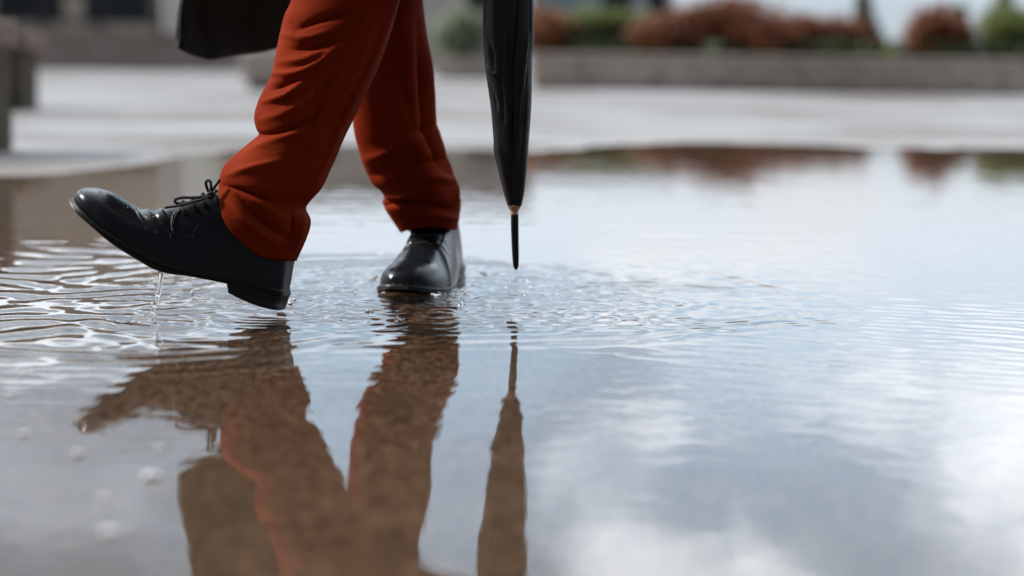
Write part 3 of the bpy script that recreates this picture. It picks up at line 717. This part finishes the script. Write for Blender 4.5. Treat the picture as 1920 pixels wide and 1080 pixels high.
sv_.tube([(-.21, 2.49, 1.42), (-.15, 2.44, 1.28), (-.10, 2.43, 1.14), (-.07, 2.48, 1.03), (-.047, 2.525, .93)], [.075, .068, .062, .056, .052], 8, 20)
sv_.tube([(-.21, 2.83, 1.42), (-.21, 2.89, 1.28), (-.22, 2.92, 1.13), (-.28, 2.94, 1.03), (-.34, 2.95, .94)], [.075, .068, .062, .056, .052], 8, 20)
sv_.build('sleeve', M_COAT, ct, True)

# ------------------------------------------------------------------ umbrella
YU = 2.61
ub = P(965, 505, YU)
umb = empty('umbrella', ub, 'long furled black umbrella hanging tip down beside the walking person', 'umbrella')
UL = [(907,-60),(906,0),(905,72),(911,140),(920,202),(925,260),(926,284),(937,332),(944,360),(951.5,386)]
UR = [(998,-60),(1000,0),(1001,72),(997,111),(996,193),(991,270),(990,290),(986,337),(983,362),(978,386)]
top = [((918,-500),(962,-500)),((912,-380),(978,-380)),((908,-220),(992,-220))]
LRu = [(a[0], a[1], b[0], b[1]) for a, b in top]+[(a[0], a[1], b[0], b[1]) for a, b in zip(UL, UR)]
DU = crom(LRu, 200); k = 160; uv = np.zeros((200, k, 3))
for i in range(200):
    a = np.array(P(DU[i,0], DU[i,1], YU)); b = np.array(P(DU[i,2], DU[i,3], YU)); c = (a+b)/2; u = (b-a)/2; r0 = np.linalg.norm(u)
    t = i/199
    for j in range(k):
        th = 2*PI*j/k; tw = th+1.1*t
        s = ((tw+.5*math.sin(2*tw+1))*5/(2*PI)) % 1.0
        pleat = -.10*max(0, 1-abs(s-.10)/.10) + .10*s + .06*math.sin(3*th+4*t) + .025*math.sin(7*th-9*t)
        pleat *= min(1, .35+1.6*(1-t)) 
        side = abs(math.cos(th))**6
        rr_ = 1+pleat*(1-side*.9)
        uv[i, j] = c + u*math.cos(th)*rr_ + np.array([0, r0*.92*math.sin(th)*rr_, 0])
# small puckers where the furled cloth is gathered
uvn, _n = folds(uv, [(-3, 5, [(915,75),(922,100),(926,130)]), (3, 5, [(910,120),(925,140),(935,138)]), (-3, 4, [(916,160),(926,185),(932,205)]), (-4, 3.5, [(950,0),(955,120),(960,250),(963,340)]), (3, 5, [(992,60),(975,190),(972,300)]), (-3, 5, [(940,20),(938,120),(945,230)])])
cvv = list(uvn.reshape(-1, 3)); cf = grid_faces(200, k)+[tuple(range(k)), tuple(199*k+q for q in range(k))]
mesh('canopy', cvv, cf, M_NYLON, umb)
def lathe(name, prof, mt, parent):
    """prof: (centre px, py, half width px)"""
    D = crom(prof, 40); v = []
    for cx_, cy_, hw in D:
        c = np.array(P(cx_, cy_, YU)); r = hw*YU/F
        for j in range(28):
            a = 2*PI*j/28; v.append(c+np.array([r*math.cos(a), r*math.sin(a), 0]))
    return mesh(name, v, grid_faces(40, 28)+[tuple(range(28)), tuple(39*28+q for q in range(28))], mt, parent)
lathe('collar', [(964.5,384,12.8),(964.5,387,12.6),(964.5,391,10.5),(964.8,395,7.6),(965,400,7.4),(965,402,7.3)], M_BRASS, umb)
lathe('tip', [(965,401.5,6.6),(965,404,7.2),(965.3,430,7.2),(966,460,6.8),(966.8,485,6.2),(967.2,497,5.2),(967.4,503,3.6),(967.4,506.5,.6)], M_FERRULE, umb)
sh0 = P(940, -480, YU); MB().tube([P(955, -60, YU), sh0, P(934, -720, YU)], .005, 4, 12).build('shaft', M_FERRULE, umb, True)
hp = P(934, -700, YU)
MB().tube([hp, hp+Vector((-.002, 0, .08)), hp+Vector((.0, 0, .12)), hp+Vector((.03, 0, .145)), hp+Vector((.06, 0, .12)), hp+Vector((.062, 0, .09))], .011, 8, 14).build('handle', M_WOOD, umb, True)
MB().tube([P(897, -240, YU-.0)+Vector((.01, -.028, 0)), P(950, -238, YU-.034), P(1003, -242, YU)+Vector((-.01, -.026, 0))], .004, 6, 8).build('strap', M_NYLON, umb, True)

# ------------------------------------------------------------------ splash
ws = MB()
sp_pts = [(302,498),(303,512),(300,530),(297,548),(293,562),(288,578),(284,592),(281,606)]
ws.tube([P(a, b, 2.435) for a, b in sp_pts], [.0052, .0034, .0027, .0036, .0024, .0032, .0036, .0065], 8, 10)
ws.tube([P(a, b, 2.43) for a, b in [(298,497),(304,506),(311,497)]], [.0015, .0022, .0014], 6, 8)
for a, b, r in ((296,553,.0022),(290,572,.0026),(286,584,.0020),(276,600,.0024),(290,601,.0030),(272,592,.0014)): ws.ball(P(a, b, 2.432), r, (1, 1, 1.3), 6, 10)
tag(ws.build('water_stream', M_DROP, None, True), 'thin broken stream of water falling from the lifted sole into the puddle', 'water stream')
sp = MB(); rr = random.Random(9)
for i in range(34):
    a = rr.uniform(0, 2*PI); r = rr.uniform(.03, .20)*(1 if rr.random() < .8 else 1.6)
    c = BACK+np.array([.02, .02, 0])+np.array([math.cos(a)*r*1.1, math.sin(a)*r, 0])
    sz = rr.choice((.0009, .0012, .0016, .0022)); sp.ball((c[0], c[1], rr.uniform(0, .004)+sz*.3), sz, (1, 1, .8), 6, 9)
fo = MB()  # white blobs stand in for bright sky reflections on the stirred water
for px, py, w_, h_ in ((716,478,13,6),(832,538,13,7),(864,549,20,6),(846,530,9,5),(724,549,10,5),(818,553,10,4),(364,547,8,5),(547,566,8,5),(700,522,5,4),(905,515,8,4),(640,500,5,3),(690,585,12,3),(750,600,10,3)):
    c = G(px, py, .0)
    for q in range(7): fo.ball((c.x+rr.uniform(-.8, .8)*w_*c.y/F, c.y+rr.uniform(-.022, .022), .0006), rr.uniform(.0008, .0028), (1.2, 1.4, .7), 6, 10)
tag(fo.build('water_glints', M_WHITE, None, True), 'white blobs standing in for sky glints on the stirred water around both shoes', 'foam', None, 'stuff')
tag(sp.build('water_splash', M_DROP, None, True), 'scattered splash drops thrown up around the planted shoe', 'splash', None, 'stuff')
# small foam bubbles drifting in front
for i, (px, py, r) in enumerate(((290, 896, .0052), (150, 852, .0035), (212, 1000, .0042), (48, 815, .0032), (26, 742, .0026), (200, 935, .0028), (302, 842, .0024))):
    c = G(px, py, 0); b = MB()
    for a_ in range(3): b.ball((c.x+r*.7*(a_-1), c.y+r*.5*((a_*2) % 3-1), r*.2), r*(1-.22*a_), (1, 1, .8), 8, 12)
    o = b.build('foam_bubble', M_WHITE, None, True)
    names = ['largest white foam fleck in the lower left of the puddle', 'white foam fleck on the puddle just below the reflected lifted shoe toe', 'foam fleck nearest the camera in the lower left of the puddle', 'white foam fleck near the left edge of the puddle reflection', 'topmost foam fleck by the left edge of the puddle', 'foam fleck between the largest and the nearest foam flecks', 'foam fleck right above the largest foam fleck']
    tag(o, names[i], 'foam', 'foam flecks floating on the puddle')

# ------------------------------------------------------------------ background
def boxthing(b, name, mt, parent, bevel=.01): return b.build(name, mt, parent, False, bevel)
# planter wall on the right
wl0 = G(995, 166); wl1 = G(2100, 184)
yw = 20.6
wall = empty('planter_wall', (wl0.x, yw, 0), 'long low planter wall of brown-grey stone blocks along the far side on the right', 'wall')
b = MB(); c = MB(); rs = random.Random(3)
for row in range(2):
    x = -.05+wl0.x+(.0 if row else .35)
    x = wl0.x
    first = True
    while x < 9.0:
        L = rs.uniform(.5, .9)*(0.6 if first and row else 1); first = False
        b.box(x+.006, min(x+L, 9.0)-.006, yw+rs.uniform(-.012, .012), yw+.35, .012+row*.16, .012+row*.16+.152); x += L
boxthing(b, 'stone_course', M_STONE, wall, .012)
c.box(wl0.x-.03, 9.03, yw-.04, yw+.40, .334, .385); boxthing(c, 'coping', M_STONE2, wall, .012)
d = MB(); d.box(wl0.x+.02, 9.0, yw+.36, yw+3.4, 0.0, .33); boxthing(d, 'planting_bed', M_SOIL, wall, 0)
def leaves(n, blobs, size, seed, flat=.0):
    r = np.random.RandomState(seed); V = []; Fc = []
    tot = sum(b_[4] for b_ in blobs)
    for (cx, cy, cz, rad, wgt) in blobs:
        m_ = int(n*wgt/tot)
        for _ in range(m_):
            d_ = r.randn(3); d_ /= np.linalg.norm(d_); q = (r.rand()**.45); q *= (1+.18*math.sin(7*d_[0]+3*d_[2]+cx)+.12*r.randn())
            p = np.array([cx, cy, cz])+d_*np.array(rad)*q
            s = size*r.uniform(.6, 1.4); a = r.randn(3); a /= np.linalg.norm(a); bb = np.cross(a, d_+.4*r.randn(3)); bb /= (np.linalg.norm(bb)+1e-9)
            k0 = len(V); V += [p-a*s, p-bb*s*.42, p+a*s, p+bb*s*.42]; Fc.append((k0, k0+1, k0+2, k0+3))
    return V, Fc
def shrub(kind, label, cat, pts, y, mt, n, size, seed, group, base=.33, mats=None):
    """pts: crown lobes as photo px (cx, cy, rx, ry)"""
    cx0 = np.mean([p[0] for p in pts]); b0 = P(cx0, 110, y); root = empty(kind, (b0.x, y, base), label, cat, group)
    groups = {}
    for i, p in enumerate(pts):
        c = P(p[0], p[1], y); s = y/F; mm = p[4] if len(p) > 4 else mt
        groups.setdefault(mm.name, (mm, []))[1].append((c.x, y+(i % 3-1)*.12, c.z, (p[2]*s*1.22, max(.25, p[2]*s*.8), p[3]*s*1.3), p[2]*p[3]))
    for q, (nm, (mm, bl)) in enumerate(groups.items()):
        V, Fc = leaves(int(n/len(groups)), bl, size, seed+q); mesh('crown', V, Fc, mm, root, False)
    st = MB(); rr = random.Random(seed)
    for p in pts:
        c = P(p[0], p[1], y)
        for _ in range(2): st.tube([(b0.x*.4+c.x*.6+rr.uniform(-.05, .05), y+rr.uniform(-.1, .1), base-.02), ((b0.x*.2+c.x*.8), y, (base+c.z)/2), (c.x+rr.uniform(-.1, .1), y, c.z)], [.02, .014, .005], 4, 6)
    st.build('stem', M_BARK, root, True)
    return root
GR = 'shrubs growing in the long planter'
shrub('shrub', 'orange-brown shrub at the umbrella end of the long planter', 'shrub', [(1012,58,42,36),(1045,66,36,34),(985,66,26,30)], 21.3, L_ORANGE, 2600, .04, 1, GR)
shrub('shrub', 'green shrub with a paler top between the orange-brown and red-brown shrubs', 'shrub', [(1090,80,42,22),(1140,82,48,22),(1195,84,40,20),(1110,40,48,18,L_LIME),(1180,42,40,17,L_LIME)], 21.5, L_GREEN, 4200, .04, 2, GR)
shrub('shrub', 'tallest red-brown shrub with a peaked crown in the long planter', 'shrub', [(1225,70,42,34),(1285,52,44,34),(1330,40,46,34),(1255,68,50,36),(1310,70,56,40),(1375,52,66,50),(1430,66,60,44),(1380,20,34,18)], 21.2, L_RUST, 6500, .04, 3, GR)
shrub('shrub', 'broad flat-topped red-brown shrub right of the tallest one', 'shrub', [(1490,76,50,34),(1545,72,50,34),(1600,78,48,32),(1480,48,40,18),(1560,52,60,14),(1625,88,34,24)], 21.6, L_RUST, 4500, .04, 4, GR)
shrub('shrub', 'round red-brown shrub standing alone with sky on its left', 'shrub', [(1715,86,28,34),(1755,72,48,48),(1800,80,40,38),(1745,34,26,18)], 21.3, L_RUST, 4200, .04, 5, GR)
shrub('shrub', 'bright yellow-green shrub at the right edge of the planter', 'shrub', [(1862,64,32,36,L_LIME),(1895,78,32,40,L_GREEN),(1935,76,34,44,L_GREEN),(1880,46,34,26,L_LIME),(1920,40,26,20,L_LIME)], 21.5, L_LIME, 3600, .04, 6, GR)
# low dark ground planting at the foot of the shrubs
V, Fc = leaves(7000, [(x, 21.05, .43, (.45, .22, .16), 1) for x in np.arange(.8, 7.2, .5)], .035, 77)
tag(mesh('ground_cover', V, Fc, L_GREEN, None, False), 'low dark green planting behind the wall coping', 'ground cover', None, 'stuff')
def tuft(px, py, y, h_, n, mt, label, seed, base=.33):
    b0 = P(px, py, y); rr = random.Random(seed); V = []; Fc = []
    for i in range(n):
        a = rr.uniform(0, 2*PI); sp_ = rr.uniform(.05, .55)*h_; tip = np.array([b0.x+math.cos(a)*sp_, y+math.sin(a)*sp_, base+h_*rr.uniform(.6, 1)])
        r0 = np.array([b0.x+rr.uniform(-.05, .05), y+rr.uniform(-.05, .05), base]); md_ = (r0+tip)/2+np.array([0, 0, h_*.15]); w_ = np.array([math.sin(a), -math.cos(a), 0])*.012
        k0 = len(V); V += [r0-w_, r0+w_, md_+w_, md_-w_, tip]; Fc += [(k0, k0+1, k0+2, k0+3), (k0+3, k0+2, k0+4)]
    o = mesh('grass_tuft', V, Fc, mt, None, False); tag(o, label, 'grass')
tuft(1670, 110, 20.9, .30, 90, L_LIME, 'yellow-green grass tuft in the gap between the red-brown shrubs', 5, .25)
tuft(1335, 100, 20.85, .26, 80, L_PALE, 'pale green grass tuft in front of the tallest red-brown shrub', 6, .30)
# separate planter further back, half hidden between trousers and umbrella
p0 = G(868, 150); pl = empty('stone_planter', (p0.x, p0.y, 0), 'square stone planter further back between the trousers and the umbrella', 'planter')
b = MB(); b.box(p0.x-.40, p0.x+.42, p0.y, p0.y+.8, 0, .26); boxthing(b, 'box', M_STONE, pl, .02)
b = MB(); b.box(p0.x-.44, p0.x+.46, p0.y-.04, p0.y+.84, .263, .32); boxthing(b, 'rim', M_STONE2, pl, .015)
shrub('shrub', 'pale grey-green shrub in the square planter beside the umbrella', 'shrub', [(850,72,36,34),(885,66,36,38),(868,42,30,26)], p0.y+.4, L_PALE, 2600, .05, 8, None, .3)
# slim conifer far off on the right, round tree tops beside it
def tree(label, px, py_top, y, hw, mt, seed, conic):
    b0 = P(px, 110, y); tp = P(px, py_top, y); root = empty('tree', (b0.x, y, 0), label, 'tree', 'trees far behind the planter')
    hh = tp.z; bl = []
    for i in range(9):
        t = i/8; r_ = hw*y/F*((1.05-t) if conic else (.5+.6*math.sin(PI*min(1, t*.95+.05))))
        bl.append((b0.x+random.uniform(-.1, .1), y, hh*(.25+.72*t), (max(r_, .12), max(r_, .12), hh*.14), max(r_, .15)))
    V, Fc = leaves(3500, bl, .10, seed); mesh('crown', V, Fc, mt, root, False)
    MB().tube([(b0.x, y, -.02), (b0.x+.03, y, hh*.5), (b0.x, y, hh*.95)], [.09, .06, .015], 5, 8).build('trunk', M_BARK, root, True)
tree('slim dark conifer rising behind the gap between the red-brown shrubs', 1620, -8, 46, 44, L_GREEN, 31, True)
tree('small tree with a reddish crown behind the round shrub', 1790, 20, 50, 30, L_GREEN, 32, False)
tree('pale green young tree at the right edge behind the planter', 1885, -14, 44, 24, L_PALE, 33, False)

def window(b, parent, x0, x1, y, z0, z1, nm='window'):
    f = MB(); t = .07
    f.box(x0, x0+t, y-.06, y+.1, z0, z1).box(x1-t, x1, y-.06, y+.1, z0, z1).box(x0+t, x1-t, y-.06, y+.1, z0, z0+t).box(x0+t, x1-t, y-.06, y+.1, z1-t, z1)
    o = f.build(nm, M_FRAME, parent); g_ = MB(); g_.box(x0+t, x1-t, y-.02, y+.02, z0+t, z1-t); g_.build('pane', M_GLASS, o)
def building(label, x0, x1, y, dep, z0, z1, wallm, wins, name='building', roof=.25):
    root = empty(name, ((x0+x1)/2, y, z0), label, 'building'); wins = sorted(wins)
    w_ = MB(); xs = sorted({x0, x1, *[a for q in wins for a in q[:2]]}); 
    for a, c_ in zip(xs, xs[1:]):
        hit = [q for q in wins if q[0] <= a+1e-6 and q[1] >= c_-1e-6]
        zs = z0
        for q in sorted(hit, key=lambda q: q[2]):
            if q[2] > zs+1e-6: w_.box(a, c_, y, y+.3, zs, q[2])
            zs = q[3]
        w_.box(a, c_, y, y+.3, zs, z1)
    w_.box(x0, x0+.3, y+.3, y+dep, z0, z1).box(x1-.3, x1, y+.3, y+dep, z0, z1).box(x0+.3, x1-.3, y+dep-.3, y+dep, z0, z1)
    w_.build('wall', wallm, root)
    for q in wins: window(None, root, q[0], q[1], y+.12, q[2], q[3])
    r_ = MB(); r_.box(x0-.2, x1+.2, y-.25, y+dep+.2, z1+.003, z1+roof); r_.build('roof', M_ROOF, root); return root
# stairs, left
sy = 36.0
xs0 = P(-420, 100, sy).x; xs1 = P(444, 100, sy).x
stairs = empty('stairs', ((xs0+xs1)/2, sy, 0), 'wide brown-grey stone stairs below the left building', 'stairs')
for i in range(5):
    b = MB(); b.box(xs0, xs1, sy+i*.36, sy+6, i*.145+.002*0, (i+1)*.145-.004 if i < 4 else .725); boxthing(b, 'step', M_STEP, stairs, .01)
ya = 41.5
ax0, ax1 = P(-700, 60, ya).x, P(306, 60, ya).x
wa = []
n_w = 6; stp = (ax1-ax0)/n_w
for i in range(n_w):
    wa += [(ax0+stp*i+.22, ax0+stp*(i+1)-.22, .95, 2.0)]
building('long dark grey-green building with big windows above the stairs', ax0, ax1, ya, 8, .726, 4.4, M_OLIVE, wa)
# rail of posts in front of the dark building
pc = P(328, 60, 40.8); col = empty('column', (pc.x, 40.8, .72), 'white square column at the right end of the dark building', 'column')
b = MB(); b.box(pc.x-.16, pc.x+.16, 40.6, 40.92, .80, 4.6); boxthing(b, 'shaft', M_WHITE, col, .02)
b = MB(); b.box(pc.x-.24, pc.x+.24, 40.52, 41.0, .726, .797); boxthing(b, 'base', M_WHITE, col, .01)
b = MB(); b.box(pc.x-.24, pc.x+.24, 40.52, 41.0, 4.603, 4.75); boxthing(b, 'capital', M_WHITE, col, .01)
rl = empty('railing', (ax0, 40.2, .725), 'dark metal railing along the top of the stairs', 'railing')
b = MB(); b.box(xs0+1, P(300, 50, 40.2).x, 40.18, 40.24, 1.42, 1.48).box(xs0+1, P(300, 50, 40.2).x, 40.18, 40.24, .98, 1.02); b.build('rail', M_FRAME, rl)
for i in range(9):
    x = P(300, 50, 40.2).x-.05-i*1.16; b = MB(); b.box(x-.05, x+.05, 40.16, 40.26, .726, 1.415); b.build('post', M_FRAME, rl)
yb = 52.0
bx0, bx1 = P(352, 50, yb).x, P(985, 50, yb).x
wb = []
for i in range(4):
    s_ = (bx1-bx0)/4; wb += [(bx0+s_*i+.6, bx0+s_*(i+1)-.6, 1.2, 2.4)]
building('pale beige building behind the legs of the walking person', bx0, bx1, yb, 9, 0, 3.2, M_PALE, wb)
yc = 60.0
cx0, cx1 = P(992, 50, yc).x, P(1262, 50, yc).x
k_c = lambda px: P(px, 50, yc).x
building('blue-grey building with two dark windows behind the green shrub', cx0, cx1, yc, 10, 0, 3.0, M_TEAL, [(k_c(1128), k_c(1184), 1.35, 2.7), (k_c(1212), k_c(1250), 1.35, 2.7)])
# benches on the left edge
def bench(px_r, py_base, L, label, hgt=.46, ov=.03):
    g0 = G(px_r, py_base); x1 = g0.x+.04; y0 = g0.y
    root = empty('bench', (x1-L/2, y0, 0), label, 'bench', 'benches along the left side')
    b = MB()
    for q in range(4): b.box(x1-L, x1-.03+ov, y0+.01+q*.125, y0+.115+q*.125, hgt-.09, hgt)
    boxthing(b, 'seat', M_WOOD, root, .01)
    for lx in (x1-.26, x1-L+.16):
        b = MB(); b.box(lx, lx+.22, y0+.03, y0+.45, ground_z(np.array(lx), np.array(y0)).item()-.01, hgt-.093); boxthing(b, 'leg', M_LEG, root, .012)
bench(34, 213, 1.9, 'farther timber bench with mossy concrete legs at the left edge', .42, .03)
bench(-46, 300, 1.7, 'nearer timber bench by the puddle edge, cut off by the left side', .42, .0)
# pale stone block left of the trousers
g0 = G(482, 172); bl_ = empty('stone_block', (g0.x, g0.y, 0), 'low pale stone block on the plaza left of the trousers', 'stone block')
b = MB(); b.box(g0.x-.14, g0.x+.40, g0.y, g0.y+.5, .10, .36); boxthing(b, 'block', M_STONE2, bl_, .02)
b = MB(); b.box(g0.x-.09, g0.x+.35, g0.y+.05, g0.y+.45, 0, .097); boxthing(b, 'plinth', M_STEP, bl_, .01)
